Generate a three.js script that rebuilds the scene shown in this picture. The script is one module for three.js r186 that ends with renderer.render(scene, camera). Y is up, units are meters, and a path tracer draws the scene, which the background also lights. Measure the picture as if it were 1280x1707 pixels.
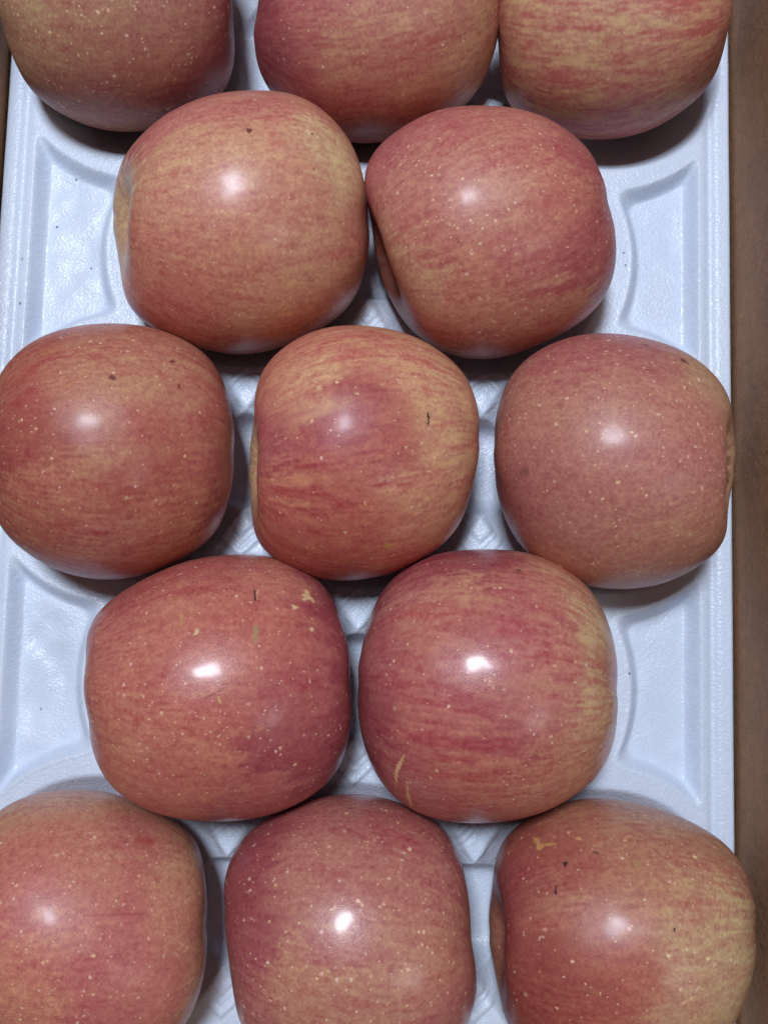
import * as THREE from 'three';
import { RoundedBoxGeometry } from 'three/addons/geometries/RoundedBoxGeometry.js';
import { mergeGeometries } from 'three/addons/utils/BufferGeometryUtils.js';
import { RectAreaLightUniformsLib } from 'three/addons/lights/RectAreaLightUniformsLib.js';

// ------------------------------------------------------------------ camera
// Tray's flat top is y = 0, x runs across the tray, z towards the person holding the phone.
const FOCAL = 1450, TILT = THREE.MathUtils.degToRad(5), ROLL = THREE.MathUtils.degToRad(1.55);
const EYE = new THREE.Vector3(0.0102, 0.3215, 0.0462);
const FW = new THREE.Vector3(0, -Math.cos(TILT), -Math.sin(TILT));
const up0 = new THREE.Vector3(0, 0, -1).addScaledVector(FW, -FW.dot(new THREE.Vector3(0, 0, -1))).normalize();
const rt0 = new THREE.Vector3().crossVectors(FW, up0);
const CR = rt0.clone().multiplyScalar(Math.cos(ROLL)).addScaledVector(up0, Math.sin(ROLL));
const CU = rt0.clone().multiplyScalar(-Math.sin(ROLL)).addScaledVector(up0, Math.cos(ROLL));
const scene = new THREE.Scene();
const camera = new THREE.PerspectiveCamera(2 * Math.atan(853.5 / FOCAL) * 180 / Math.PI, 767 / 1024, 0.02, 20);
camera.position.copy(EYE);
camera.up.copy(CU);
camera.lookAt(EYE.clone().add(FW));
camera.updateMatrixWorld();

// ------------------------------------------------------------------ light: two cool/warm lamps above, dim room around
const renderer = new THREE.WebGLRenderer({ antialias: true });
renderer.toneMapping = THREE.LinearToneMapping;
renderer.toneMappingExposure = 1.10;
renderer.shadowMap.enabled = true;
RectAreaLightUniformsLib.init();
scene.background = new THREE.Color().setRGB(0.005, 0.0055, 0.0065);
const LAMPS = [
  { pos: [-0.14, 1.34, -0.38], aim: [0, 0, 0], w: 0.24, h: 0.24, color: [0.86, 0.93, 1.06], power: 88, name: 'cool_led_panel_lamp', label: 'square cool white LED panel lamp hanging above the apple box', rim: 0.016 },
  { pos: [0.74, 1.12, 0.56], aim: [0, 0, 0], w: 0.42, h: 0.34, color: [1.0, 0.95, 0.92], power: 3.2, name: 'warm_led_panel_lamp', label: 'small warm white LED panel lamp hanging beside the apple box', rim: 0.016 },
];
for (const l of LAMPS) {
  const light = new THREE.RectAreaLight(new THREE.Color().setRGB(...l.color), l.power, l.w, l.h);
  light.position.set(...l.pos); light.lookAt(...l.aim); light.name = l.name + '_light';
  scene.add(light);
  const g = new THREE.Group(); g.name = l.name; g.userData = { label: l.label, category: 'lamp' };
  g.position.set(...l.pos); g.lookAt(...l.aim);
  const white = new THREE.MeshStandardMaterial({ color: new THREE.Color().setRGB(0.7, 0.7, 0.7), roughness: 0.5 });
  const housing = new THREE.Mesh(new RoundedBoxGeometry(l.w + 2 * l.rim, l.h + 2 * l.rim, 0.03, 3, 0.004), white);
  housing.position.z = -0.022; housing.name = 'housing'; g.add(housing);
  const glow = new THREE.MeshStandardMaterial({ color: new THREE.Color().setRGB(0.8, 0.8, 0.8), roughness: 0.6, emissive: new THREE.Color().setRGB(...l.color), emissiveIntensity: 1.0 });
  const diff = new THREE.Mesh(new RoundedBoxGeometry(l.w, l.h, 0.004, 2, 0.0015), glow);
  diff.position.z = -0.005; diff.name = 'diffuser'; g.add(diff);
  scene.add(g);
}

// ------------------------------------------------------------------ small tools
function mulberry(a) { return () => { a |= 0; a = a + 0x6D2B79F5 | 0; let t = Math.imul(a ^ a >>> 15, 1 | a); t = t + Math.imul(t ^ t >>> 7, 61 | t) ^ t; return ((t ^ t >>> 14) >>> 0) / 4294967296; }; }
function hash3(x, y, z) { let h = Math.imul(x, 374761393) + Math.imul(y, 668265263) + Math.imul(z, 2147483647 - 1013904223) | 0; h = Math.imul(h ^ h >>> 13, 1274126177); h ^= h >>> 16; return (h >>> 0) / 4294967296; }
const fade = (t) => t * t * (3 - 2 * t);
function noise3(x, y, z) {            // value noise, -1..1
  const xi = Math.floor(x), yi = Math.floor(y), zi = Math.floor(z), u = fade(x - xi), v = fade(y - yi), w = fade(z - zi);
  const a = hash3(xi, yi, zi), b = hash3(xi + 1, yi, zi), c = hash3(xi, yi + 1, zi), d = hash3(xi + 1, yi + 1, zi);
  const e = hash3(xi, yi, zi + 1), f = hash3(xi + 1, yi, zi + 1), g = hash3(xi, yi + 1, zi + 1), h = hash3(xi + 1, yi + 1, zi + 1);
  const p = a + (b - a) * u, q = c + (d - c) * u, r = e + (f - e) * u, s = g + (h - g) * u;
  const m = p + (q - p) * v, n = r + (s - r) * v;
  return (m + (n - m) * w) * 2 - 1;
}
function noise2w(x, y, px, seed) {    // value noise that wraps in x with period px
  const xi = Math.floor(x), yi = Math.floor(y), u = fade(x - xi), v = fade(y - yi), x0 = ((xi % px) + px) % px, x1 = (x0 + 1) % px;
  const a = hash3(x0, yi, seed), b = hash3(x1, yi, seed), c = hash3(x0, yi + 1, seed), d = hash3(x1, yi + 1, seed);
  const p = a + (b - a) * u, q = c + (d - c) * u;
  return (p + (q - p) * v) * 2 - 1;
}
const sstep = (a, b, x) => fade(Math.min(1, Math.max(0, (x - a) / (b - a))));
const toLin = (c) => { c /= 255; return c <= 0.04045 ? c / 12.92 : ((c + 0.055) / 1.055) ** 2.4; };
const toSrgb = (c) => Math.round(255 * Math.min(1, Math.max(0, c <= 0.0031308 ? c * 12.92 : 1.055 * c ** (1 / 2.4) - 0.055)));
const V = (x, y, z) => new THREE.Vector3(x, y, z);
function ray(px, py) { return FW.clone().addScaledVector(CR, (px - 640) / FOCAL).addScaledVector(CU, -(py - 853.5) / FOCAL).normalize(); }
function onPlane(px, py, h) { const d = ray(px, py); return EYE.clone().addScaledVector(d, (h - EYE.y) / d.y); }

// ------------------------------------------------------------------ foam tray
const PX = 0.0884, PZ = 0.0812, CELL = 0.0460, FLOOR = -0.0238, HALF_X = 0.1398, HALF_Z = 0.2215, CENTRE_H = 0.022;
const OX = 0.0018;                                    // the cells sit a touch off the tray's middle
const cells = [];
for (let r = -2; r <= 2; r++) {
  const n = r % 2 ? 2 : 3;
  for (let c = 0; c < n; c++) cells.push({ x: OX + (c - (n - 1) / 2) * PX, z: r * PZ, row: r, col: c, n });
}
const channels = [], pads = [];
for (const a of cells) for (const b of cells) if (a.row === b.row && b.col === a.col + 1) channels.push([(a.x + b.x) / 2, a.z]);
for (const a of cells) for (const b of cells) if (a.row === b.row && b.col === a.col + 1) for (const s of [-1, 1]) pads.push([(a.x + b.x) / 2, a.z + s * PZ * 0.34, s]);
const smin = (a, b, k) => { const h = Math.max(0, Math.min(1, 0.5 + 0.5 * (b - a) / k)); return b + (a - b) * h - k * h * (1 - h); };
function trayHeight(x, z) {
  let h = 0, near = 1;
  for (const c of cells) {
    // cells are a little squarer than a circle, like the moulding
    const dx = Math.abs(x - c.x), dz = Math.abs(z - c.z);
    if (dx > 0.06 || dz > 0.06) continue;
    const d = (dx ** 2.25 + dz ** 2.25) ** (1 / 2.25);
    near = Math.min(near, d);
    const t = Math.max(0, (d - 0.013) / (CELL - 0.013));
    const b = FLOOR * (1 - t ** 1.7);
    h = smin(h, b, 0.0012);
  }
  for (const [cx, cz] of channels) {
    const dx = Math.abs(x - cx), dz = Math.abs(z - cz);
    if (dx < 0.024 && dz < 0.04) { const q = Math.exp(-((dz / 0.0175) ** 9)) * sstep(0.024, 0.016, dx); h = smin(h, -0.0125 * q + 0.003 * (1 - q), 0.0012); }
  }
  // recessed end panels beside the rows of two
  const side = x < 0 ? -1 : 1;
  for (const r of [-1, 1]) {
    if (Math.abs(z - r * PZ) > 0.06) continue;
    const inner = cells.find((c) => c.row === r && c.col === (side < 0 ? 0 : 1));
    const up = cells.find((c) => c.row === r - 1 && c.col === (side < 0 ? 0 : 2)), dn = cells.find((c) => c.row === r + 1 && c.col === (side < 0 ? 0 : 2));
    let e = Math.hypot(x - inner.x, z - inner.z) - 0.0560;
    e = smin(e, Math.hypot(x - up.x, z - up.z) - 0.0545, 0.006);
    e = smin(e, Math.hypot(x - dn.x, z - dn.z) - 0.0545, 0.006);
    e = smin(e, HALF_X - 0.0125 - Math.abs(x), 0.003);
    if (Math.abs(x) < Math.abs(inner.x)) continue;
    if (e > -0.001) {
      { const q = Math.min(1, Math.max(0, e / 0.0040)), soft = q + 0.06 * (sstep(0, 0.12, q) - 1) * (1 - q); h -= 0.0062 * (0.55 * sstep(0, 1, q) + 0.45 * soft); }
      // the soft foam is dented by handling
      h += sstep(0.002, 0.009, e) * (side < 0 ? 0.0011 : 0.00035) * (noise3(x * 75, z * 75, 3.3) + 0.5 * noise3(x * 160, z * 160, 8.1));
    }
  }
  // rolled rim along the long sides and ends
  const ex = HALF_X - Math.abs(x), ez = HALF_Z - Math.abs(z), e = Math.min(ex, ez);
  if (near > CELL - 0.001) h -= 0.0014 * Math.exp(-(((e - 0.0080) / 0.0017) ** 2));
  if (e < 0.0016) h -= 0.0016 - Math.sqrt(Math.max(0, 0.0016 ** 2 - (0.0016 - e) ** 2));
  // pressed lines on the pads between the apples
  for (const [cx, cz, s] of pads) {
    const dx = x - cx, dz = z - cz;
    if (Math.abs(dx) > 0.02 || Math.abs(dz) > 0.018) continue;
    h += 0.0009 * sstep(0.0096, 0.0078, Math.abs(dx) * 0.95 + Math.abs(dz)) * sstep(-0.004, 0, h);
    for (const k of [0.004, 0.010]) { const q = (Math.abs(dx) + s * dz - k * 0.5) * 0.7071; h -= 0.0008 * Math.exp(-((q / 0.0008) ** 2)) * sstep(-0.004, 0, h); }
    h += 0.0003 * noise3(x * 260, z * 260, 1.7) * sstep(-0.004, 0, h);
  }
  h += 0.00018 * noise3(x * 45, z * 45, 5.5);
  return h;
}
function noiseTexture(n, fn, srgb = false) {
  const d = new Uint8Array(n * n * 4);
  for (let j = 0; j < n; j++) for (let i = 0; i < n; i++) { const c = fn(i / n, j / n), o = (j * n + i) * 4; if (c.length) { d[o] = c[0]; d[o + 1] = c[1]; d[o + 2] = c[2]; } else d[o] = d[o + 1] = d[o + 2] = Math.max(0, Math.min(255, c * 255)); d[o + 3] = 255; }
  const t = new THREE.DataTexture(d, n, n); t.wrapS = t.wrapT = THREE.RepeatWrapping; t.magFilter = THREE.LinearFilter; t.minFilter = THREE.LinearMipmapLinearFilter; t.generateMipmaps = true;
  if (srgb) t.colorSpace = THREE.SRGBColorSpace;
  t.needsUpdate = true; return t;
}
function tileNoise(u, v, f, s) {      // tiles in both directions
  const x = u * f, y = v * f, xi = Math.floor(x), yi = Math.floor(y), a = fade(x - xi), b = fade(y - yi), m = (k) => ((k % f) + f) % f;
  const p = hash3(m(xi), m(yi), s), q = hash3(m(xi + 1), m(yi), s), r = hash3(m(xi), m(yi + 1), s), t = hash3(m(xi + 1), m(yi + 1), s);
  return p + (q - p) * a + (r + (t - r) * a - p - (q - p) * a) * b;
}
const foamBump = noiseTexture(1024, (u, v) => 0.40 * tileNoise(u, v, 120, 1) + 0.5 * tileNoise(u, v, 210, 2) + 0.1 * tileNoise(u, v, 40, 3));
foamBump.repeat.set(1 / 0.09, 1 / 0.09);
const FW_PX = 896, FH_PX = 1408, foamData = new Uint8Array(FW_PX * FH_PX * 4), dustRnd = mulberry(42);
for (let j = 0; j < FH_PX; j++) for (let i = 0; i < FW_PX; i++) {
  const u = i / FW_PX, v = j / FH_PX, k = 1 + 0.018 * noise3(u * 14, v * 22, 2) + 0.014 * noise3(u * 60, v * 95, 4) + 0.02 * noise3(u * 240, v * 380, 6), warm = 0.012 * noise3(u * 9, v * 14, 7), o = (j * FW_PX + i) * 4;
  foamData[o] = toSrgb(0.655 * k * (1 + warm)); foamData[o + 1] = toSrgb(0.74 * k); foamData[o + 2] = toSrgb(0.865 * k * (1 - warm)); foamData[o + 3] = 255;
}
function speck(x, z, r, dark) {
  const ci = (x + HALF_X) / (2 * HALF_X) * FW_PX, cj = (z + HALF_Z) / (2 * HALF_Z) * FH_PX, n = r / (2 * HALF_X) * FW_PX, st = 0.6 + 0.8 * dustRnd();
  for (let j = Math.floor(cj - n - 2); j <= cj + n + 2; j++) for (let i = Math.floor(ci - n - 2); i <= ci + n + 2; i++) {
    if (i < 0 || j < 0 || i >= FW_PX || j >= FH_PX) continue;
    const k = 1 - dark * (1 - sstep(n * 0.6, n * 1.2 + 0.4, Math.hypot((i + 0.5 - ci) * st, (j + 0.5 - cj) / st))), o = (j * FW_PX + i) * 4;
    for (let q = 0; q < 3; q++) foamData[o + q] *= k;
  }
}
// crumbs of dirt where the photo shows them, and a sprinkle of finer dust
for (const [px, py] of [[121, 291], [89, 371], [40, 434], [146, 440], [37, 508], [60, 1185], [1037, 425], [1040, 445], [1046, 1122]]) { const p = onPlane(px, py, -0.002); speck(p.x, p.z, 0.0003 + 0.00015 * dustRnd(), 0.5); }
for (let i = 0; i < 60; i++) speck((dustRnd() * 2 - 1) * HALF_X, (dustRnd() * 2 - 1) * HALF_Z, 0.00012 + 0.00022 * dustRnd(), 0.1 + 0.15 * dustRnd());
const foamMap = new THREE.DataTexture(foamData, FW_PX, FH_PX); foamMap.colorSpace = THREE.SRGBColorSpace; foamMap.magFilter = THREE.LinearFilter; foamMap.needsUpdate = true;
foamMap.repeat.set(1 / (2 * HALF_X), 1 / (2 * HALF_Z)); foamMap.offset.set(0.5, 0.5);
const foamMat = new THREE.MeshPhysicalMaterial({ map: foamMap, roughness: 0.36, bumpMap: foamBump, bumpScale: 0.0002, specularIntensity: 1 });
function traySheet(step, drop, flip) {
  const nx = Math.round(2 * HALF_X / step), nz = Math.round(2 * HALF_Z / step), pos = new Float32Array((nx + 1) * (nz + 1) * 3), uv = new Float32Array((nx + 1) * (nz + 1) * 2), idx = [];
  for (let j = 0; j <= nz; j++) for (let i = 0; i <= nx; i++) {
    const x = -HALF_X + 2 * HALF_X * i / nx, z = -HALF_Z + 2 * HALF_Z * j / nz, k = j * (nx + 1) + i;
    pos[3 * k] = x; pos[3 * k + 1] = trayHeight(x, z) - drop; pos[3 * k + 2] = z; uv[2 * k] = x; uv[2 * k + 1] = z;
  }
  for (let j = 0; j < nz; j++) for (let i = 0; i < nx; i++) {
    const a = j * (nx + 1) + i, b = a + 1, c = a + nx + 1, d = c + 1;
    if (flip) idx.push(a, b, c, b, d, c); else idx.push(a, c, b, b, c, d);
  }
  const g = new THREE.BufferGeometry();
  g.setAttribute('position', new THREE.BufferAttribute(pos, 3)); g.setAttribute('uv', new THREE.BufferAttribute(uv, 2)); g.setIndex(idx); g.computeVertexNormals();
  return g;
}
function skirt() {                    // thickness of the foam sheet round its edge
  const pos = [], uv = [], idx = [];
  const n = 400, edge = (t) => { const p = t * 4, s = Math.floor(p) % 4, f = p - Math.floor(p); const a = [[-1, -1], [1, -1], [1, 1], [-1, 1]][s], b = [[1, -1], [1, 1], [-1, 1], [-1, -1]][s]; return [HALF_X * (a[0] + (b[0] - a[0]) * f), HALF_Z * (a[1] + (b[1] - a[1]) * f)]; };
  for (let i = 0; i <= n; i++) { const [x, z] = edge(i === n ? 0 : i / n), h = trayHeight(x, z); pos.push(x, h, z, x, h - 0.003, z); uv.push(x + z, h, x + z, h - 0.003); }
  for (let i = 0; i < n; i++) { const a = 2 * i; idx.push(a, a + 1, a + 2, a + 1, a + 3, a + 2); }
  const g = new THREE.BufferGeometry(); g.setAttribute('position', new THREE.Float32BufferAttribute(pos, 3)); g.setAttribute('uv', new THREE.Float32BufferAttribute(uv, 2)); g.setIndex(idx); g.computeVertexNormals(); return g;
}
const tray = new THREE.Mesh(mergeGeometries([traySheet(0.0007, 0, false), traySheet(0.0028, 0.003, true), skirt()]), foamMat);
tray.name = 'foam_fruit_tray';
tray.userData = { label: 'white moulded foam fruit tray with round cells, lining the cardboard box', category: 'tray' };
scene.add(tray);

// ------------------------------------------------------------------ cardboard box round the tray
const scratchRnd = mulberry(9), scratches = Array.from({ length: 26 }, () => [scratchRnd(), scratchRnd(), 0.01 + 0.06 * scratchRnd() ** 2, (scratchRnd() - 0.5) * 0.8]);
const kraft = noiseTexture(1024, (u, v) => {
  const f = tileNoise(u, v, 240, 11) * 0.5 + tileNoise(u, v, 60, 12) * 0.3 + tileNoise(u, v, 9, 13) * 0.35;
  const fibre = tileNoise(u * 1, v, 16, 14) * 0.2 + tileNoise(u, v * 0.125, 320, 15) * 0.14;
  let scratch = 0; for (const [su, sv, sl, sa] of scratches) { const du = u - su, dv = v - sv - du * sa; if (Math.abs(du) < sl && Math.abs(dv) < 0.0016) scratch = Math.max(scratch, (1 - Math.abs(du) / sl) * (1 - Math.abs(dv) / 0.0016)); }
  const k = 0.80 + 0.26 * f + 0.24 * fibre + 0.3 * scratch;
  return [162 * k, 122 * k, 89 * k];
}, true);
kraft.repeat.set(1 / 0.16, 1 / 0.16);
const kraftBump = noiseTexture(512, (u, v) => 0.5 * tileNoise(u, v, 200, 21) + 0.3 * tileNoise(u, v, 50, 22) + 0.2 * (0.5 + 0.5 * Math.sin(u * Math.PI * 2 * 22)));
kraftBump.repeat.set(1 / 0.16, 1 / 0.16);
const kraftMat = new THREE.MeshStandardMaterial({ map: kraft, roughness: 0.72, bumpMap: kraftBump, bumpScale: 0.00025 });
const box = new THREE.Group(); box.name = 'cardboard_box'; box.position.set(0, -0.0315, 0);
box.userData = { label: 'brown corrugated cardboard box holding the tray of apples', category: 'box' };
function panel(name, sx, sy, sz, x, y, z) {
  const g = new RoundedBoxGeometry(sx, sy, sz, 2, 0.0012), p = g.attributes.position, nn = g.attributes.normal, uv = g.attributes.uv;
  for (let i = 0; i < p.count; i++) {
    const ax = Math.abs(nn.getX(i)), ay = Math.abs(nn.getY(i)), az = Math.abs(nn.getZ(i));
    if (ax > ay && ax > az) uv.setXY(i, p.getZ(i), p.getY(i)); else if (ay > az) uv.setXY(i, p.getX(i), p.getZ(i)); else uv.setXY(i, p.getX(i), p.getY(i));
  }
  const m = new THREE.Mesh(g, kraftMat); m.name = name; m.position.set(x, y, z); box.add(m);
}
const WALL = 0.004, GX = HALF_X + 0.0013, GZ = HALF_Z + 0.0015, TALL = 0.112;
panel('base_panel', 2 * GX + 2 * WALL, WALL, 2 * GZ + 2 * WALL, 0, WALL / 2, 0);
for (const s of [-1, 1]) panel('side_wall', WALL, TALL, 2 * GZ + 2 * WALL, s * (GX + WALL / 2), WALL + TALL / 2 + 0.0002, 0);
for (const s of [-1, 1]) panel('end_wall', 2 * GX - 0.0004, TALL, WALL, 0, WALL + TALL / 2 + 0.0002, s * (GZ + WALL / 2));
scene.add(box);

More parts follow.
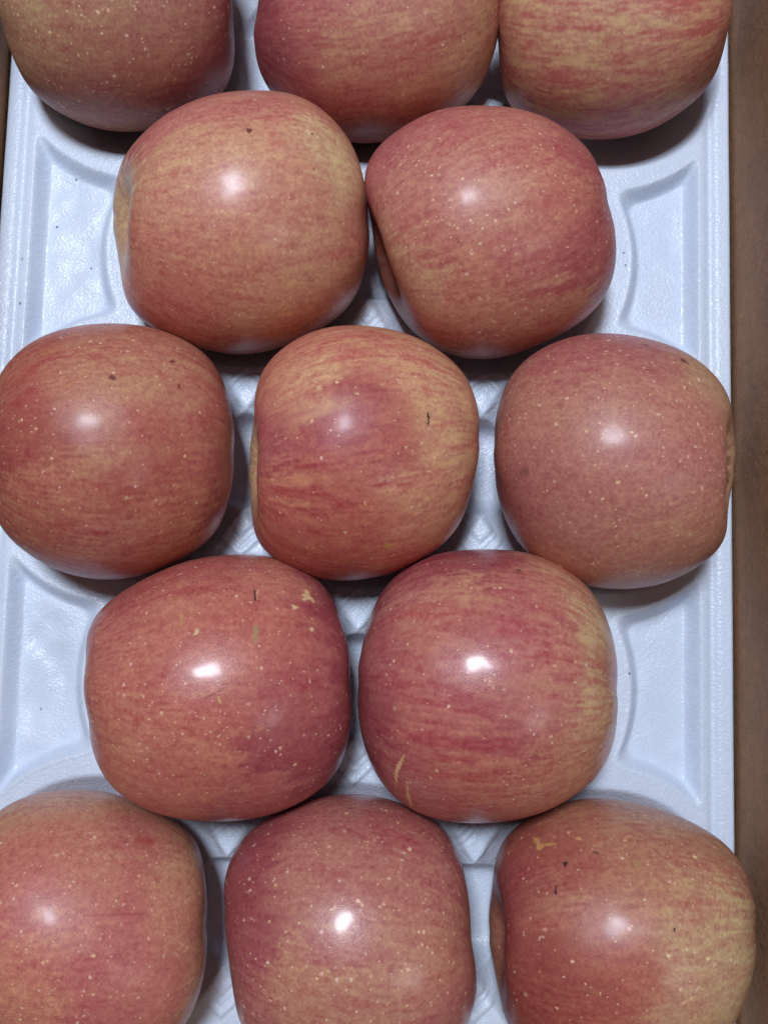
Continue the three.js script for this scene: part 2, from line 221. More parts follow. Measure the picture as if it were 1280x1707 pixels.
// ------------------------------------------------------------------ apples
// outline: silhouette points in photo pixels (turned into millimetres at the apple's own distance);
// yaw: turn of the stem-calyx axis; ends: hollows [end, lift, depth, width]; blush: where the skin is how red and how rosy, [pixel x, pixel y, percent of blush, percent rosy]
const APPLES = [
  { cell: [-2, 0], c: [195, 0], yaw: 3, ends: [[1, 5, 0.12, 0.3], [-1, -10, 0.2, 0.3]], streak: 0.55, dots: 1.0, dotSize: 1.2, shine: 0.1, tone: 0.7, rosy: -0.05,
    label: 'olive brown and dull purple apple with pale freckles in a tray corner',
    outline: [2, 17, 18, 74, 37, 128, 67, 165, 101, 188, 144, 208, 195, 218, 245, 216, 290, 207, 345, 180, 383, 134, 391, 67, 393, 0, 386, -90, 345, -165, 270, -205, 195, -215, 110, -200, 45, -150, 5, -80, -4, -30],
    blush: [60, 60, 20, 0, 150, 30, 30, 25, 120, 150, 45, 40, 220, 120, 50, 55, 290, 40, 45, 75, 360, 80, 80, 100, 330, 150, 85, 100, 200, 190, 35, 55, 40, 20, 10, 0] },
  { cell: [-2, 1], c: [628, 15], yaw: 8, ends: [[-1, -8, 0.2, 0.3], [1, -12, 0.2, 0.3]], streak: 0.9, dots: 0.35, dotSize: 0.9, shine: 0.05, tone: 0.9, rosy: 0.05,
    label: 'apple crimson at one end and peach orange at the other, on the tray end row',
    outline: [438, 0, 425, 65, 434, 122, 455, 158, 500, 205, 550, 228, 605, 238, 660, 232, 720, 212, 774, 176, 795, 151, 817, 108, 829, 54, 831, 0, 822, -75, 775, -150, 700, -190, 628, -200, 545, -190, 475, -140, 443, -70],
    blush: [460, 60, 100, 100, 520, 30, 70, 85, 560, 90, 40, 40, 640, 60, 45, 55, 720, 60, 45, 45, 770, 100, 30, 0, 600, 170, 65, 35, 500, 140, 95, 85, 690, 180, 60, 0, 680, 130, 50, 15] },
  { cell: [-2, 2], c: [1022, 5], yaw: 1, ends: [[-1, -10, 0.2, 0.3], [1, -8, 0.2, 0.3]], streak: 1.45, dots: 0.15, dotSize: 0.8, shine: 0.05, tone: 0.94, rosy: 0.15,
    label: 'boldly streaked apple, broken red stripes on yellow green skin, in a tray corner',
    outline: [832, 0, 833, 55, 837, 110, 839, 150, 852, 180, 885, 207, 925, 223, 968, 231, 1008, 232, 1060, 224, 1104, 206, 1151, 173, 1184, 140, 1203, 88, 1212, 29, 1216, 0, 1212, -70, 1180, -140, 1110, -190, 1020, -205, 930, -190, 865, -140, 836, -70],
    blush: [850, 30, 45, 70, 900, 30, 25, 0, 960, 60, 25, 35, 1060, 50, 30, 35, 1160, 60, 40, 0, 930, 130, 30, 25, 1080, 130, 45, 50, 1000, 200, 60, 100, 1120, 170, 40, 70, 880, 180, 40, 30] },
  { cell: [-1, 0], c: [400, 370], yaw: -2, ends: [[-1, 11, 0.28, 0.35], [1, -10, 0.12, 0.3]], streak: 0.6, dots: 0.8, dotSize: 0.75, shine: 0.5, tone: 1.0, rosy: 0,
    label: 'peach coloured apple with a pale yellow patch and a small brown bruise spot',
    outline: [198, 265, 188, 304, 184, 346, 185, 380, 190, 415, 196, 445, 200, 472, 207, 495, 225, 525, 255, 546, 284, 562, 341, 582, 395, 591, 449, 585, 495, 568, 533, 549, 567, 526, 594, 491, 607, 445, 611, 388, 606, 327, 596, 265, 579, 227, 548, 193, 510, 164, 468, 153, 418, 151, 364, 156, 303, 177, 253, 208, 223, 239],
    blush: [250, 220, 65, 85, 400, 180, 55, 65, 540, 190, 35, 35, 300, 300, 30, 30, 420, 260, 30, 25, 560, 280, 0, 0, 470, 340, 40, 40, 500, 420, 30, 35, 260, 420, 45, 20, 380, 430, 45, 0, 300, 500, 70, 30, 450, 520, 35, 0, 550, 500, 40, 15, 590, 380, 55, 50, 192, 360, 0, 0, 360, 560, 55, 30, 330, 370, 45, 30],
    marks: [{ p: [412, 229, 416, 229], w: 1.2, c: [105, 60, 50], a: 0.75 }, { p: [512, 234, 512, 235], w: 0.5, c: [90, 60, 45], a: 0.7 }, { p: [511, 290, 511, 291], w: 0.4, c: [90, 60, 45], a: 0.7 }] },
  { cell: [-1, 1], c: [815, 388], yaw: 17, ends: [[-1, 9, 0.36, 0.40], [1, -8, 0.1, 0.3]], streak: 0.6, dots: 1.3, dotSize: 0.85, shine: 0.35, tone: 0.93, rosy: 0.1,
    label: 'tilted rose and tan apple densely freckled, leaning away from its stem hollow',
    outline: [782, 177, 737, 181, 692, 200, 651, 226, 621, 256, 608, 282, 605, 309, 609, 345, 614, 380, 622, 430, 636, 478, 655, 522, 685, 553, 720, 577, 760, 594, 805, 599, 850, 592, 899, 573, 955, 545, 985, 522, 1007, 496, 1022, 459, 1026, 425, 1022, 384, 1011, 342, 1002, 301, 994, 271, 977, 245, 947, 219, 910, 196, 865, 182, 820, 176],
    blush: [640, 280, 75, 100, 680, 330, 50, 75, 740, 220, 70, 70, 850, 230, 55, 50, 960, 260, 80, 70, 720, 380, 55, 40, 820, 330, 45, 50, 700, 460, 25, 15, 800, 470, 50, 10, 880, 430, 60, 50, 980, 420, 85, 70, 920, 520, 45, 30, 780, 550, 50, 15, 700, 520, 55, 40, 930, 330, 60, 35, 650, 430, 25, 25] },
  { cell: [0, 0], c: [182, 755], yaw: 0, ends: [[-1, -12, 0.2, 0.3], [1, -14, 0.1, 0.3]], streak: 0.75, dots: 0.7, dotSize: 0.95, shine: 0.4, tone: 0.86, rosy: -0.3,
    label: 'russet red apple with one mustard yellow patch on top',
    outline: [0, 625, 20, 599, 49, 572, 98, 551, 148, 541, 203, 540, 249, 545, 295, 561, 335, 584, 358, 609, 374, 641, 382, 684, 384, 733, 383, 782, 381, 822, 371, 864, 354, 894, 328, 916, 279, 943, 230, 961, 184, 966, 131, 961, 85, 945, 43, 919, 10, 891, -12, 840, -20, 780, -21, 730, -14, 670],
    blush: [60, 600, 70, 10, 180, 580, 55, 50, 280, 590, 45, 55, 50, 680, 80, 60, 60, 740, 95, 50, 150, 650, 35, 25, 260, 660, 40, 45, 168, 768, 45, 0, 215, 790, 90, 5, 340, 720, 70, 70, 100, 830, 65, 45, 250, 840, 65, 20, 360, 820, 95, 95, 180, 900, 65, 70, 60, 870, 65, 20, 310, 900, 45, 15, 120, 720, 90, 35, 240, 740, 70, 45],
    marks: [{ p: [184, 643, 190, 645], w: 1.2, c: [110, 50, 55], a: 0.7 }, { p: [274, 617, 279, 617], w: 0.8, c: [110, 50, 50], a: 0.7 }, { p: [284, 654, 286, 657], w: 0.6, c: [105, 45, 50], a: 0.7 }, { p: [110, 663, 130, 647], w: 0.5, c: [190, 120, 70], a: 0.5 }] },
  { cell: [0, 1], c: [605, 755], yaw: 7, ends: [[-1, 10, 0.30, 0.38], [1, -12, 0.08, 0.3]], streak: 1.0, dots: 0.55, dotSize: 0.95, shine: 0.35, tone: 1.04, rosy: -0.2,
    label: 'bright orange and red striped apple with one small dark green fleck',
    outline: [414, 849, 412, 806, 413, 755, 417, 708, 424, 664, 435, 624, 450, 601, 481, 574, 518, 554, 558, 544, 605, 543, 652, 549, 692, 562, 726, 580, 756, 604, 780, 631, 791, 664, 797, 708, 796, 755, 790, 795, 781, 832, 766, 873, 743, 903, 709, 928, 659, 953, 608, 965, 571, 968, 538, 965, 501, 953, 464, 935, 434, 913, 418, 886],
    blush: [470, 620, 55, 35, 560, 590, 50, 35, 660, 610, 35, 0, 740, 660, 25, 0, 520, 650, 30, 15, 590, 690, 100, 85, 470, 740, 90, 100, 640, 730, 90, 55, 740, 740, 25, 0, 560, 800, 90, 45, 480, 830, 70, 30, 680, 830, 40, 0, 600, 880, 85, 0, 740, 860, 35, 0, 520, 920, 100, 20, 660, 920, 70, 0, 420, 760, 0, 0, 700, 690, 25, 5],
    marks: [{ p: [703, 695, 704, 703, 703, 711], w: 0.6, c: [70, 72, 45], a: 0.95 }, { p: [542, 660, 543, 662], w: 0.8, c: [215, 175, 130], a: 0.7 }, { p: [638, 893, 648, 899], w: 1.3, c: [185, 140, 80], a: 0.5 }] },
  { cell: [0, 2], c: [1022, 770], yaw: -2, ends: [[1, 11, 0.34, 0.30], [-1, -14, 0.08, 0.3]], streak: 0.3, dots: 0.9, dotSize: 1.15, shine: 0.35, tone: 0.84, rosy: 0.25, russet: 1,
    label: 'dusky brown rose apple with yellow freckles, its dark stem hollow facing the box wall',
    outline: [825, 776, 825, 734, 832, 678, 844, 639, 863, 613, 891, 588, 930, 569, 969, 558, 1018, 556, 1067, 562, 1116, 576, 1159, 597, 1190, 625, 1211, 653, 1222, 681, 1226, 713, 1224, 748, 1221, 790, 1219, 825, 1215, 850, 1215, 872, 1209, 896, 1197, 917, 1166, 941, 1123, 966, 1081, 978, 1032, 982, 983, 977, 930, 958, 886, 928, 863, 903, 844, 868, 832, 829],
    blush: [860, 680, 45, 60, 950, 610, 65, 70, 1080, 590, 60, 70, 1170, 640, 10, 10, 940, 680, 40, 40, 1000, 690, 45, 60, 1150, 700, 45, 50, 1140, 790, 50, 70, 900, 780, 55, 70, 1060, 800, 50, 55, 870, 840, 65, 55, 960, 860, 50, 60, 1140, 870, 35, 15, 940, 930, 50, 10, 1060, 930, 40, 35, 1030, 960, 30, 55, 1215, 780, 10, 30],
    marks: [{ p: [1130, 609, 1135, 614], w: 1.3, c: [105, 55, 45], a: 0.75 }, { p: [1070, 586, 1078, 588], w: 1.1, c: [125, 60, 55], a: 0.6 }, { p: [893, 785, 903, 785], w: 2.2, c: [125, 70, 72], a: 0.5 }] },
  { cell: [1, 0], c: [365, 1147], yaw: 2, ends: [[-1, -16, 0.03, 0.3], [1, -16, 0.03, 0.3]], streak: 0.55, dots: 1.2, dotSize: 0.95, shine: 0.8, tone: 0.97, rosy: 0.0,
    label: 'coral red apple with a star shaped scab and a short dark tick near its rim',
    outline: [148, 1050, 149, 1106, 154, 1181, 157, 1249, 169, 1286, 191, 1316, 217, 1335, 255, 1354, 300, 1365, 352, 1369, 405, 1367, 457, 1356, 502, 1337, 536, 1314, 562, 1286, 576, 1249, 581, 1192, 581, 1132, 576, 1076, 566, 1031, 551, 990, 525, 962, 487, 939, 442, 927, 390, 925, 337, 930, 285, 945, 240, 966, 199, 990, 172, 1012, 156, 1031],
    blush: [230, 990, 85, 50, 340, 960, 80, 50, 450, 970, 60, 60, 530, 1010, 100, 100, 200, 1080, 70, 55, 300, 1040, 65, 35, 420, 1060, 70, 35, 240, 1140, 65, 20, 370, 1170, 75, 30, 480, 1150, 85, 70, 550, 1150, 100, 100, 220, 1220, 55, 20, 340, 1220, 65, 15, 460, 1230, 100, 85, 540, 1240, 100, 100, 280, 1310, 75, 25, 420, 1320, 80, 55, 200, 1270, 65, 5, 300, 1130, 75, 40],
    marks: [{ p: [420, 998, 420, 1014], w: 0.45, c: [60, 48, 35], a: 0.95 }, { p: [423, 1000, 423, 1013], w: 0.3, c: [200, 165, 110], a: 0.7 }, { p: [494, 1006, 500, 1012, 492, 1014, 498, 1000, 505, 1016], w: 0.9, c: [228, 190, 140], a: 0.9 }, { p: [475, 1025, 479, 1027], w: 0.9, c: [222, 185, 135], a: 0.8 }, { p: [420, 1055, 419, 1078], w: 1.0, c: [170, 135, 95], a: 0.55 }, { p: [330, 1063, 333, 1060], w: 0.9, c: [225, 185, 135], a: 0.8 }, { p: [308, 1035, 307, 1050], w: 0.5, c: [195, 160, 95], a: 0.7 }, { p: [345, 1163, 372, 1148], w: 0.5, c: [140, 60, 50], a: 0.6 }, { p: [365, 1160, 367, 1168], w: 0.7, c: [200, 165, 90], a: 0.6 }, { p: [550, 1080, 556, 1090], w: 0.5, c: [220, 180, 150], a: 0.5 }, { p: [497, 1062, 497, 1065], w: 1.0, c: [228, 190, 145], a: 0.8 }] },
  { cell: [1, 1], c: [812, 1145], yaw: -4, ends: [[-1, -16, 0.03, 0.3], [1, -16, 0.03, 0.3]], streak: 0.95, dots: 0.8, dotSize: 1.0, shine: 0.9, tone: 0.92, rosy: 0.1,
    label: 'crimson pink apple with two long tan scratch scars',
    outline: [595, 1139, 599, 1189, 606, 1235, 624, 1284, 647, 1319, 681, 1346, 723, 1365, 777, 1372, 830, 1370, 884, 1361, 934, 1340, 972, 1315, 1003, 1284, 1020, 1242, 1029, 1189, 1027, 1127, 1022, 1074, 1010, 1032, 991, 993, 961, 961, 922, 936, 876, 921, 823, 916, 769, 918, 723, 924, 685, 942, 654, 965, 633, 993, 616, 1035, 603, 1081],
    blush: [680, 970, 90, 100, 800, 950, 95, 85, 920, 980, 35, 30, 650, 1040, 70, 100, 760, 1030, 50, 50, 870, 1020, 75, 70, 990, 1060, 0, 0, 1010, 1110, 65, 15, 640, 1120, 85, 100, 740, 1130, 75, 60, 900, 1140, 60, 65, 990, 1170, 5, 15, 630, 1210, 100, 85, 740, 1200, 75, 50, 860, 1210, 85, 70, 980, 1230, 30, 0, 700, 1310, 85, 65, 800, 1290, 70, 20, 900, 1280, 50, 0, 780, 1350, 70, 50, 820, 1080, 80, 65],
    marks: [{ p: [691, 1244, 684, 1258, 676, 1272, 672, 1298], w: 0.95, c: [216, 168, 122], a: 0.85, taper: 1 }, { p: [692, 1283, 690, 1310, 692, 1328, 690, 1342], w: 0.95, c: [212, 162, 116], a: 0.85, taper: 1 }, { p: [688, 1338, 700, 1347], w: 1.3, c: [195, 135, 85], a: 0.85 }, { p: [647, 1228, 650, 1240], w: 0.3, c: [205, 150, 110], a: 0.7 }, { p: [645, 1320, 664, 1330], w: 0.5, c: [205, 160, 120], a: 0.6 }, { p: [860, 966, 863, 968], w: 0.6, c: [85, 60, 40], a: 0.8 }, { p: [687, 945, 672, 965], w: 0.45, c: [205, 150, 105], a: 0.6 }, { p: [982, 1126, 984, 1127], w: 0.4, c: [90, 55, 40], a: 0.8 }] },
  { cell: [2, 0], c: [140, 1545], yaw: 1, ends: [[-1, -10, 0.15, 0.3], [1, -14, 0.06, 0.3]], streak: 0.4, dots: 1.1, dotSize: 1.0, shine: 0.4, tone: 1.0, rosy: 0.1,
    label: 'large dusty pink and orange apple with blunt square shoulders in a tray corner',
    outline: [0, 1349, 25, 1337, 62, 1323, 109, 1317, 156, 1318, 194, 1324, 234, 1342, 275, 1360, 303, 1378, 325, 1399, 334, 1424, 339, 1478, 341, 1540, 340, 1603, 336, 1643, 322, 1684, 309, 1707, 270, 1750, 200, 1775, 130, 1780, 50, 1765, -15, 1725, -52, 1650, -62, 1550, -50, 1450, -25, 1380],
    blush: [60, 1360, 20, 20, 160, 1345, 25, 10, 260, 1380, 40, 30, 60, 1420, 60, 30, 150, 1440, 45, 45, 230, 1410, 60, 60, 300, 1460, 25, 0, 60, 1500, 70, 60, 120, 1560, 60, 55, 280, 1540, 40, 20, 200, 1580, 75, 65, 60, 1620, 50, 0, 30, 1690, 50, 0, 250, 1640, 65, 55, 150, 1690, 75, 55, 320, 1600, 20, 25],
    marks: [{ p: [222, 1412, 245, 1412], w: 2.0, c: [180, 80, 74], a: 0.5 }, { p: [142, 1528, 230, 1525], w: 0.5, c: [165, 78, 74], a: 0.5 }] },
  { cell: [2, 1], c: [585, 1555], yaw: -8, ends: [[-1, -4, 0.1, 0.34], [1, 2, 0.07, 0.34]], streak: 0.5, dots: 1.3, dotSize: 1.15, shine: 0.9, tone: 0.88, rosy: 0.3,
    label: 'wine red apple fading to pink, freckled with large pale dots',
    outline: [372, 1476, 378, 1454, 390, 1418, 416, 1384, 453, 1361, 497, 1340, 541, 1328, 592, 1324, 644, 1331, 688, 1348, 732, 1375, 754, 1403, 767, 1436, 776, 1476, 782, 1535, 791, 1575, 798, 1616, 798, 1649, 789, 1686, 775, 1715, 740, 1755, 680, 1785, 600, 1795, 520, 1785, 455, 1760, 412, 1730, 401, 1704, 390, 1649, 383, 1594, 378, 1539, 373, 1506],
    blush: [430, 1400, 95, 85, 560, 1350, 65, 90, 660, 1380, 75, 55, 740, 1420, 70, 100, 410, 1480, 100, 100, 520, 1460, 50, 55, 640, 1470, 50, 60, 740, 1500, 60, 75, 430, 1580, 90, 85, 580, 1540, 55, 70, 660, 1570, 45, 45, 510, 1640, 35, 0, 730, 1590, 45, 5, 620, 1660, 35, 40, 760, 1650, 65, 80, 440, 1680, 60, 90, 560, 1700, 30, 25] },
  { cell: [2, 2], c: [1035, 1555], yaw: 2, ends: [[-1, 9, 0.32, 0.36], [1, -12, 0.1, 0.3]], streak: 0.6, dots: 0.7, dotSize: 1.1, shine: 0.45, tone: 0.84, rosy: -0.3,
    label: 'two toned apple, dark maroon at its stem hollow and golden yellow at the far end',
    outline: [808, 1540, 812, 1586, 822, 1639, 836, 1693, 850, 1722, 890, 1757, 950, 1785, 1030, 1795, 1100, 1790, 1170, 1765, 1215, 1722, 1234, 1685, 1249, 1647, 1254, 1601, 1255, 1547, 1251, 1494, 1240, 1448, 1219, 1417, 1184, 1388, 1142, 1366, 1096, 1348, 1050, 1337, 1004, 1331, 962, 1333, 920, 1344, 882, 1364, 847, 1390, 826, 1425, 817, 1460, 812, 1500],
    blush: [860, 1420, 80, 45, 960, 1370, 45, 25, 1080, 1390, 25, 0, 1180, 1430, 30, 0, 860, 1480, 100, 100, 950, 1460, 85, 65, 1060, 1450, 35, 10, 940, 1520, 50, 50, 1060, 1490, 40, 15, 1150, 1500, 20, 0, 860, 1560, 100, 80, 1030, 1585, 80, 0, 1200, 1560, 0, 0, 1150, 1600, 10, 0, 930, 1620, 100, 50, 870, 1650, 100, 45, 1060, 1640, 70, 30, 1210, 1640, 0, 0, 1000, 1690, 85, 40, 1130, 1680, 20, 10],
    marks: [{ p: [900, 1408, 908, 1420, 912, 1425], w: 1.1, c: [205, 150, 95], a: 0.85 }, { p: [908, 1419, 935, 1418], w: 0.8, c: [200, 145, 90], a: 0.8, taper: 1 }, { p: [949, 1449, 950, 1452], w: 0.8, c: [70, 40, 38], a: 0.9 }, { p: [936, 1484, 937, 1496], w: 0.5, c: [75, 40, 38], a: 0.8 }, { p: [1118, 1549, 1118, 1552], w: 0.45, c: [75, 45, 40], a: 0.9 }, { p: [1060, 1362, 1061, 1376], w: 0.8, c: [140, 105, 65], a: 0.7 }, { p: [1055, 1442, 1062, 1448], w: 1.3, c: [175, 135, 90], a: 0.5 }, { p: [1132, 1668, 1152, 1655], w: 0.5, c: [225, 185, 140], a: 0.6 }, { p: [992, 1429, 1000, 1432], w: 0.5, c: [80, 50, 40], a: 0.6 }, { p: [965, 1408, 972, 1410], w: 0.8, c: [205, 155, 110], a: 0.7 }, { p: [1040, 1406, 1050, 1402], w: 0.6, c: [205, 155, 110], a: 0.7 }] },
];
// Skin pigments in even light: the yellow ground and the two kinds of red blush that lie over it.
const GROUND = [0.63, 0.370, 0.195], BRICK = [0.495, 0.095, 0.066], ROSE = [0.475, 0.096, 0.108];
function pigment(red, pink, depth) {                  // blush over ground, mixed as pigments mix, under a trace of grey bloom
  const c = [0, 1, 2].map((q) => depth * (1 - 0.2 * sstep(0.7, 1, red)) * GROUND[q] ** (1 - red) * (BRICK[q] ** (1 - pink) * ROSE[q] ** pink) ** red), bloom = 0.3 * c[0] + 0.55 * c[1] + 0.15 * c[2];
  return c.map((q) => 0.93 * q + 0.07 * bloom);
}
const skinBump = noiseTexture(512, (u, v) => 0.5 * tileNoise(u, v, 90, 31) + 0.3 * tileNoise(u, v, 180, 32) + 0.2 * tileNoise(u, v, 24, 33));
skinBump.repeat.set(9, 4.5);
const TW = 1536, TH = 768, NU = 200, NV = 128;

function buildApple(a, ai) {
  const rnd = mulberry(1000 + ai * 77);
  const C0 = onPlane(a.c[0], a.c[1], CENTRE_H);
  const Z = EYE.clone().sub(C0), dist = Z.length(); Z.normalize();
  const X = CR.clone().addScaledVector(Z, -CR.dot(Z)).normalize(), Y = V(0, 0, 0).crossVectors(Z, X);
  const local = (px, py) => { const d = ray(px, py), t = -dist / d.dot(Z), p = EYE.clone().addScaledVector(d, t).sub(C0); return [p.dot(X), p.dot(Y)]; };
  // silhouette as radius against angle, smoothed with a Fourier series
  const pts = [];
  for (let i = 0; i < a.outline.length; i += 2) { const [x, y] = local(a.outline[i], a.outline[i + 1]); pts.push([Math.atan2(y, x), Math.hypot(x, y)]); }
  pts.sort((p, q) => p[0] - q[0]);
  const NS = 256, samp = new Float64Array(NS);
  for (let i = 0; i < NS; i++) {
    const th = -Math.PI + 2 * Math.PI * i / NS;
    let k = pts.findIndex((p) => p[0] > th); if (k < 0) k = 0;
    let p = pts[(k + pts.length - 1) % pts.length], q = pts[k], a0 = p[0], a1 = q[0], t0 = th;
    if (a1 <= a0) { a1 += 2 * Math.PI; if (t0 < a0) t0 += 2 * Math.PI; }
    samp[i] = p[1] + (q[1] - p[1]) * (t0 - a0) / (a1 - a0);
  }
  const HN = 16, fc = [];
  for (let h = 0; h <= HN; h++) { let c = 0, s = 0; for (let i = 0; i < NS; i++) { const th = -Math.PI + 2 * Math.PI * i / NS; c += samp[i] * Math.cos(h * th); s += samp[i] * Math.sin(h * th); } const damp = Math.exp(-((h / 14) ** 4)); fc.push([c / NS * (h ? 2 : 1) * damp, s / NS * 2 * damp]); }
  const R = fc[0][0], shrink = Math.sqrt(1 - (R / dist) ** 2);
  const outline = (th) => { let r = fc[0][0]; for (let h = 1; h <= HN; h++) r += fc[h][0] * Math.cos(h * th) + fc[h][1] * Math.sin(h * th); return r * shrink; };
  const yaw = a.yaw * Math.PI / 180, ax = [Math.cos(yaw), Math.sin(yaw)];
  const poles = a.ends.map(([e, lift, d, w]) => { const l = lift * Math.PI / 180; return { v: [e * ax[0] * Math.cos(l), e * ax[1] * Math.cos(l), Math.sin(l)], d, w }; });
  // main axis through both hollows
  const A0 = V(...(poles.find((p) => p.v[0] > 0).v)), A1 = V(...(poles.find((p) => p.v[0] <= 0).v));
  const AX = A0.clone().sub(A1).normalize(), AY = V(0, 1, 0).addScaledVector(AX, -AX.y).normalize(), AZ = V(0, 0, 0).crossVectors(AX, AY);
  const dent = (x, y, z) => { let k = 1; for (const p of poles) { const g = Math.acos(Math.max(-1, Math.min(1, x * p.v[0] + y * p.v[1] + z * p.v[2]))); k *= 1 - p.d * Math.exp(-((g / p.w) ** 2)); } return k; };
  const ph = rnd() * 6.28, ph2 = rnd() * 6.28, no = ai * 13.7;
  const comp = (th) => 1 / (1 - 0.75 * (1 - dent(Math.cos(th), Math.sin(th), 0)));
  const tab = new Float64Array(721); for (let i = 0; i <= 720; i++) { const th = -Math.PI + i * Math.PI / 360; tab[i] = outline(th) * comp(th); }
  const base = (th) => { let f = (th + Math.PI) / (Math.PI / 360); f = ((f % 720) + 720) % 720; const i = Math.floor(f); return tab[i] + (tab[i + 1] - tab[i]) * (f - i); };
  function radius(x, y, z) {          // unit direction in the apple's frame -> distance to the skin
    const al = x * ax[0] + y * ax[1], sd = -x * ax[1] + y * ax[0];
    const t = Math.acos(Math.max(-1, Math.min(1, al))), rho = Math.hypot(sd, z) || 1e-9, cphi = sd / rho, w = (1 + cphi) / 2;
    const rp = base(yaw + t), rm = base(yaw - t);
    let r = rm + (rp - rm) * w;
    const zz = Math.max(0, 1 - cphi * cphi), phi = Math.atan2(z, sd);
    r *= 1 - 0.012 * zz;                              // a little flatter than wide
    r *= dent(x, y, z);
    r *= 1 + zz * (0.010 * Math.cos(5 * phi + ph) * Math.exp(-(((t - 0.55) / 0.4) ** 2)) + 0.010 * Math.cos(5 * phi + ph2) * Math.exp(-(((Math.PI - t - 0.55) / 0.4) ** 2)));
    r *= 1 + zz * (0.012 * noise3(x * 1.7 + no, y * 1.7, z * 1.7) + 0.004 * noise3(x * 4 + no, y * 4, z * 4) + 0.0015 * noise3(x * 9 + no, y * 9, z * 9) + 0.0004 * noise3(x * 18 + no, y * 18, z * 18));
    return r;
  }
  const dirOf = (u, v) => { const t = v * Math.PI, f = u * 2 * Math.PI, c = Math.cos(t), s = Math.sin(t), cy = s * Math.cos(f), cz = s * Math.sin(f); return [AX.x * c + AY.x * cy + AZ.x * cz, AX.y * c + AY.y * cy + AZ.y * cz, AX.z * c + AY.z * cy + AZ.z * cz]; };
  // ---- mesh
  const pos = new Float32Array((NU + 1) * (NV + 1) * 3), uv = new Float32Array((NU + 1) * (NV + 1) * 2), idx = [];
  let low = 1e9;
  for (let j = 0; j <= NV; j++) for (let i = 0; i <= NU; i++) {
    const u = i / NU, v = j / NV, d = dirOf(i === NU ? 0 : u, v), r = radius(...d), k = j * (NU + 1) + i;
    const p = V(0, 0, 0).addScaledVector(X, d[0] * r).addScaledVector(Y, d[1] * r).addScaledVector(Z, d[2] * r);
    pos.set([p.x, p.y, p.z], 3 * k); uv.set([u, v], 2 * k); low = Math.min(low, p.y);
  }
  // the underside settles onto the floor of its cell
  const k = (FLOOR - C0.y + 0.0002) / low;
  for (let i = 1; i < pos.length; i += 3) if (pos[i] < 0) pos[i] *= 1 + (k - 1) * Math.min(1, (pos[i] / low) * 1.0);
  for (let j = 0; j < NV; j++) for (let i = 0; i < NU; i++) { const q = j * (NU + 1) + i, b = q + 1, c = q + NU + 1, d = c + 1; if (j) idx.push(q, c, b); if (j < NV - 1) idx.push(b, c, d); }
  const g = new THREE.BufferGeometry();
  g.setAttribute('position', new THREE.BufferAttribute(pos, 3)); g.setAttribute('uv', new THREE.BufferAttribute(uv, 2)); g.setIndex(idx); g.computeVertexNormals();
  let nn = g.attributes.normal;
  { // outward, seamless normals
    const m = V(nn.getX(NU * 20), nn.getY(NU * 20), nn.getZ(NU * 20)), pp = V(pos[3 * NU * 20], pos[3 * NU * 20 + 1], pos[3 * NU * 20 + 2]);
    if (m.dot(pp) < 0) { for (let i = 0; i < idx.length; i += 3) { const s = idx[i]; idx[i] = idx[i + 1]; idx[i + 1] = s; } g.setIndex(idx); g.computeVertexNormals(); nn = g.attributes.normal; }
    for (let j = 1; j < NV; j++) { const p = j * (NU + 1), q = p + NU, s = V(nn.getX(p) + nn.getX(q), nn.getY(p) + nn.getY(q), nn.getZ(p) + nn.getZ(q)).normalize(); nn.setXYZ(p, s.x, s.y, s.z); nn.setXYZ(q, s.x, s.y, s.z); }
    for (const j of [0, NV]) { const s = V(0, 0, 0), jn = j ? NV - 1 : 1; for (let i = 0; i < NU; i++) s.add(V(nn.getX(jn * (NU + 1) + i), nn.getY(jn * (NU + 1) + i), nn.getZ(jn * (NU + 1) + i))); s.normalize(); for (let i = 0; i <= NU; i++) nn.setXYZ(j * (NU + 1) + i, s.x, s.y, s.z); }
  }
  // ---- skin
  const onSkin = (px, py) => {        // direction of the skin point seen at a photo pixel
    const [x, y] = local(px, py), ro = outline(Math.atan2(y, x)), q = Math.min(0.985, Math.hypot(x, y) / ro), z = R * Math.sqrt(1 - q * q);
    const l = Math.hypot(x, y, z); return [x / l, y / l, z / l];
  };
  const ctl = [];
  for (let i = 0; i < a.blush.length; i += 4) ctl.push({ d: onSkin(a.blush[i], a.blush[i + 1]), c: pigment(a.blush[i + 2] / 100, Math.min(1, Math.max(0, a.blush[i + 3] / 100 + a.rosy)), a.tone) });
  const mean = [0, 1, 2].map((q) => ctl.reduce((s, c) => s + c.c[q], 0) / ctl.length);
  const data = new Uint8Array(TW * TH * 4), lin = new Float32Array(TW * TH * 3);
  const S = a.streak, SIG = 1 / (0.205 * 0.205);
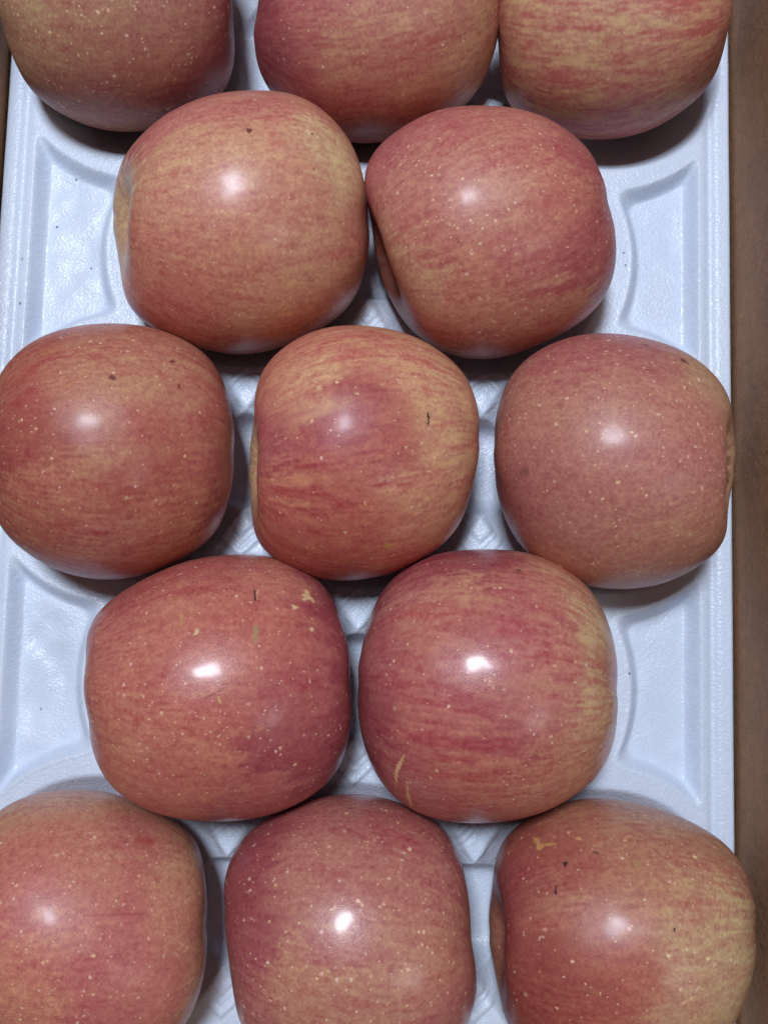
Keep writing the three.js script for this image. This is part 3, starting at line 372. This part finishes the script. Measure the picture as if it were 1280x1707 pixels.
  for (let j = 0; j < TH; j++) {
    const v = (j + 0.5) / TH, st = Math.sin(v * Math.PI);
    for (let i = 0; i < TW; i++) {
      const u = (i + 0.5) / TW, d = dirOf(u, v);
      // streaks run from stem to calyx
      const n1 = noise2w(u * 48, v * 5.0, 48, 3 + ai * 17), n2 = noise2w(u * 130, v * 13, 130, 5 + ai * 17), n3 = noise2w(u * 260, v * 34, 260, 7 + ai * 17);
      const m1 = noise3(d[0] * 5 + no, d[1] * 5, d[2] * 5), m2 = noise3(d[0] * 27 + no, d[1] * 27, d[2] * 27), m3 = noise3(d[0] * 50 + no, d[1] * 50, d[2] * 50), m4 = noise3(d[0] * 84, d[1] * 84 + no, d[2] * 84);
      // ragged edges between the patches of colour
      const jx = 0.08 * m1 + 0.09 * n1 + 0.08 * n2 + 0.06 * m2, jy = 0.09 * n2 + 0.07 * n3 + 0.05 * noise3(d[0] * 5, d[1] * 5 + no, d[2] * 5 + 9) + 0.06 * m3;
      let w = 0.002, r = mean[0] * w, gg = mean[1] * w, b = mean[2] * w;
      const X0 = d[0] + jx, Y0 = d[1] + jy;
      for (const c of ctl) { const ex = X0 - c.d[0], ey = Y0 - c.d[1], ez = d[2] - c.d[2], e = ex * ex + ey * ey + ez * ez; if (e > 0.5) continue; const k = Math.exp(-e * SIG); w += k; r += c.c[0] * k; gg += c.c[1] * k; b += c.c[2] * k; }
      r /= w; gg /= w; b /= w;
      const fine = sstep(0.12, 0.4, st);
      const s = S * (0.42 * n1 + 0.75 * n2 * (0.7 + 0.6 * m1) + 0.62 * n3 * fine) + 0.26 * m2 + 0.36 * m3 + 0.32 * m4;
      // towards the red blush or towards the yellow ground, at about even brightness
      if (s > 0) { const k = Math.min(1, s * 0.95); r *= 1 - 0.10 * k; gg *= 1 - 0.42 * k; b *= 1 - 0.30 * k; } else { const k = Math.min(1, -s * 0.95); r *= 1 + 0.10 * k; gg *= 1 + 0.42 * k; b *= 1 + 0.16 * k; }
      const lm = 1 - 0.04 * m2 - 0.07 * m3 - 0.08 * m4 - 0.04 * n3 * fine; r *= lm; gg *= lm; b *= lm;
      const o = (j * TW + i) * 3; lin[o] = r; lin[o + 1] = gg; lin[o + 2] = b;
    }
  }
  const uvOf = (d) => { const c = d[0] * AX.x + d[1] * AX.y + d[2] * AX.z, y = d[0] * AY.x + d[1] * AY.y + d[2] * AY.z, z = d[0] * AZ.x + d[1] * AZ.y + d[2] * AZ.z; let u = Math.atan2(z, y) / (2 * Math.PI); if (u < 0) u += 1; return [u, Math.acos(Math.max(-1, Math.min(1, c))) / Math.PI]; };
  function blot(d, rad, col, alpha, ragged, sx = 1, sy = 1) {
    const [u, v] = uvOf(d), st = Math.max(0.05, Math.sin(v * Math.PI)), rr = rad / R * 1.7, dj = Math.ceil(rr * Math.max(1, sy) / Math.PI * TH) + 1, di = Math.ceil(rr * Math.max(1, sx) / (2 * Math.PI * st) * TW) + 1, ci = Math.floor(u * TW), cj = Math.floor(v * TH);
    const p1 = rnd() * 6.28, p2 = rnd() * 6.28;
    for (let j = cj - dj; j <= cj + dj; j++) { if (j < 0 || j >= TH) continue; for (let i = ci - di; i <= ci + di; i++) {
      const ii = ((i % TW) + TW) % TW, ey = ((j + 0.5) / TH - v) * Math.PI * R / sy, ex = ((i + 0.5) / TW - u) * 2 * Math.PI * st * R / sx, an = Math.atan2(ey, ex), e = Math.hypot(ex, ey);
      const rim = rad * (1 + ragged * (0.6 * Math.sin(2 * an + p1) + 0.5 * Math.sin(3 * an + p2)));
      const k = alpha * (1 - sstep(rim * 0.55, rim * 1.15 + 0.00008, e)); if (k <= 0) continue;
      const o = (j * TW + ii) * 3; for (let q = 0; q < 3; q++) lin[o + q] += (col[q] - lin[o + q]) * k;
    } }
  }
  const evenLit = (c) => c.map(toLin);
  // russet in the stem hollow
  if (a.russet) { const p = poles[0].v; for (let i = 0; i < 150; i++) { const f = rnd() * 6.28, g = Math.abs(rnd() + rnd() - 1) * 0.36, e = V(p[0], p[1], p[2]).add(V(0, Math.cos(f) * g, Math.sin(f) * g)).normalize(); blot([e.x, e.y, e.z], 0.0008 + 0.0016 * rnd(), evenLit([85 + 20 * rnd(), 62, 50]), 0.5, 0.4); } }
  // lenticels
  const nd = Math.round(850 * a.dots);
  for (let i = 0; i < nd; i++) {
    const z = rnd() * 2 - 1, f = rnd() * 6.28, s = Math.sqrt(1 - z * z), d = [s * Math.cos(f), s * Math.sin(f), z], big = rnd();
    const rad = (0.00019 + 0.00038 * big * big * big * big + 0.00010 * rnd()) * a.dotSize, al = 0.3 + 0.5 * rnd();
    blot(d, rad, evenLit([238 + 10 * rnd(), 190 + 26 * rnd(), 150 + 36 * rnd()]), al, 0.28, 1, 1);
  }
  // a few dark pinpricks
  for (let i = 0; i < 26; i++) { const z = rnd() * 2 - 1, f = rnd() * 6.28, s = Math.sqrt(1 - z * z); blot([s * Math.cos(f), s * Math.sin(f), z], 0.00014 + 0.00018 * rnd(), evenLit([80, 45, 40]), 0.5, 0.3); }
  // scars, bruises and flecks that this apple carries
  for (const m of a.marks ?? []) {
    const n = m.p.length / 2 - 1;
    let len = 0; for (let i = 0; i < n; i++) len += Math.hypot(m.p[2 * i + 2] - m.p[2 * i], m.p[2 * i + 3] - m.p[2 * i + 1]);
    const steps = Math.max(2, Math.ceil(len / 2.2)), col = evenLit(m.c), per = 1 - (1 - m.a) ** (1 / Math.max(1, m.w * 0.9));
    for (let i = 0; i <= steps; i++) {
      const t = i / steps * n, k = Math.min(n - 1, Math.floor(t)), f = t - k, x = m.p[2 * k] + (m.p[2 * k + 2] - m.p[2 * k]) * f, y = m.p[2 * k + 1] + (m.p[2 * k + 3] - m.p[2 * k + 1]) * f;
      const wv = m.taper ? 0.35 + 0.65 * Math.sin(Math.PI * Math.min(1, Math.max(0, i / steps))) : 1;
      blot(onSkin(x + (rnd() - 0.5) * (m.taper ? 1.0 : 2.6) * m.w, y + (rnd() - 0.5) * (m.taper ? 1.0 : 2.6) * m.w), m.w * 0.001 * wv * (0.45 + 0.75 * rnd()) * 0.8, col.map((q) => q * (0.88 + 0.24 * rnd())), per, 0.3);
    }
  }
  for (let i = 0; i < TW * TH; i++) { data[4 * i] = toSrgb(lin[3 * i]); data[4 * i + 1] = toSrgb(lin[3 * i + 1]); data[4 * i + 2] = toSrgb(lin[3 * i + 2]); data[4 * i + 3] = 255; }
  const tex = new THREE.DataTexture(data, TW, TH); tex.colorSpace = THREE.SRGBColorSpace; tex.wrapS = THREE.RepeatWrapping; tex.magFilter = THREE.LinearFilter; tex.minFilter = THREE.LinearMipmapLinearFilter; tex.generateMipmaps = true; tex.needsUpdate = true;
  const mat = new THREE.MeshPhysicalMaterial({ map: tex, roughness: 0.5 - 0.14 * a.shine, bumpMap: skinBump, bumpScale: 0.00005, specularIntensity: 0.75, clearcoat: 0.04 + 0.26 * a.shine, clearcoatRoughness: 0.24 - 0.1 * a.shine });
  const mesh = new THREE.Mesh(g, mat);
  mesh.name = 'apple' + (ai ? '_' + String(ai).padStart(3, '0') : '');
  mesh.position.copy(C0);
  mesh.userData = { label: a.label, category: 'apple', group: 'apples sitting in the foam tray' };
  scene.add(mesh);
}
APPLES.forEach(buildApple);

scene.traverse((o) => { if (o.isMesh) { o.castShadow = true; o.receiveShadow = true; } });
renderer.render(scene, camera);
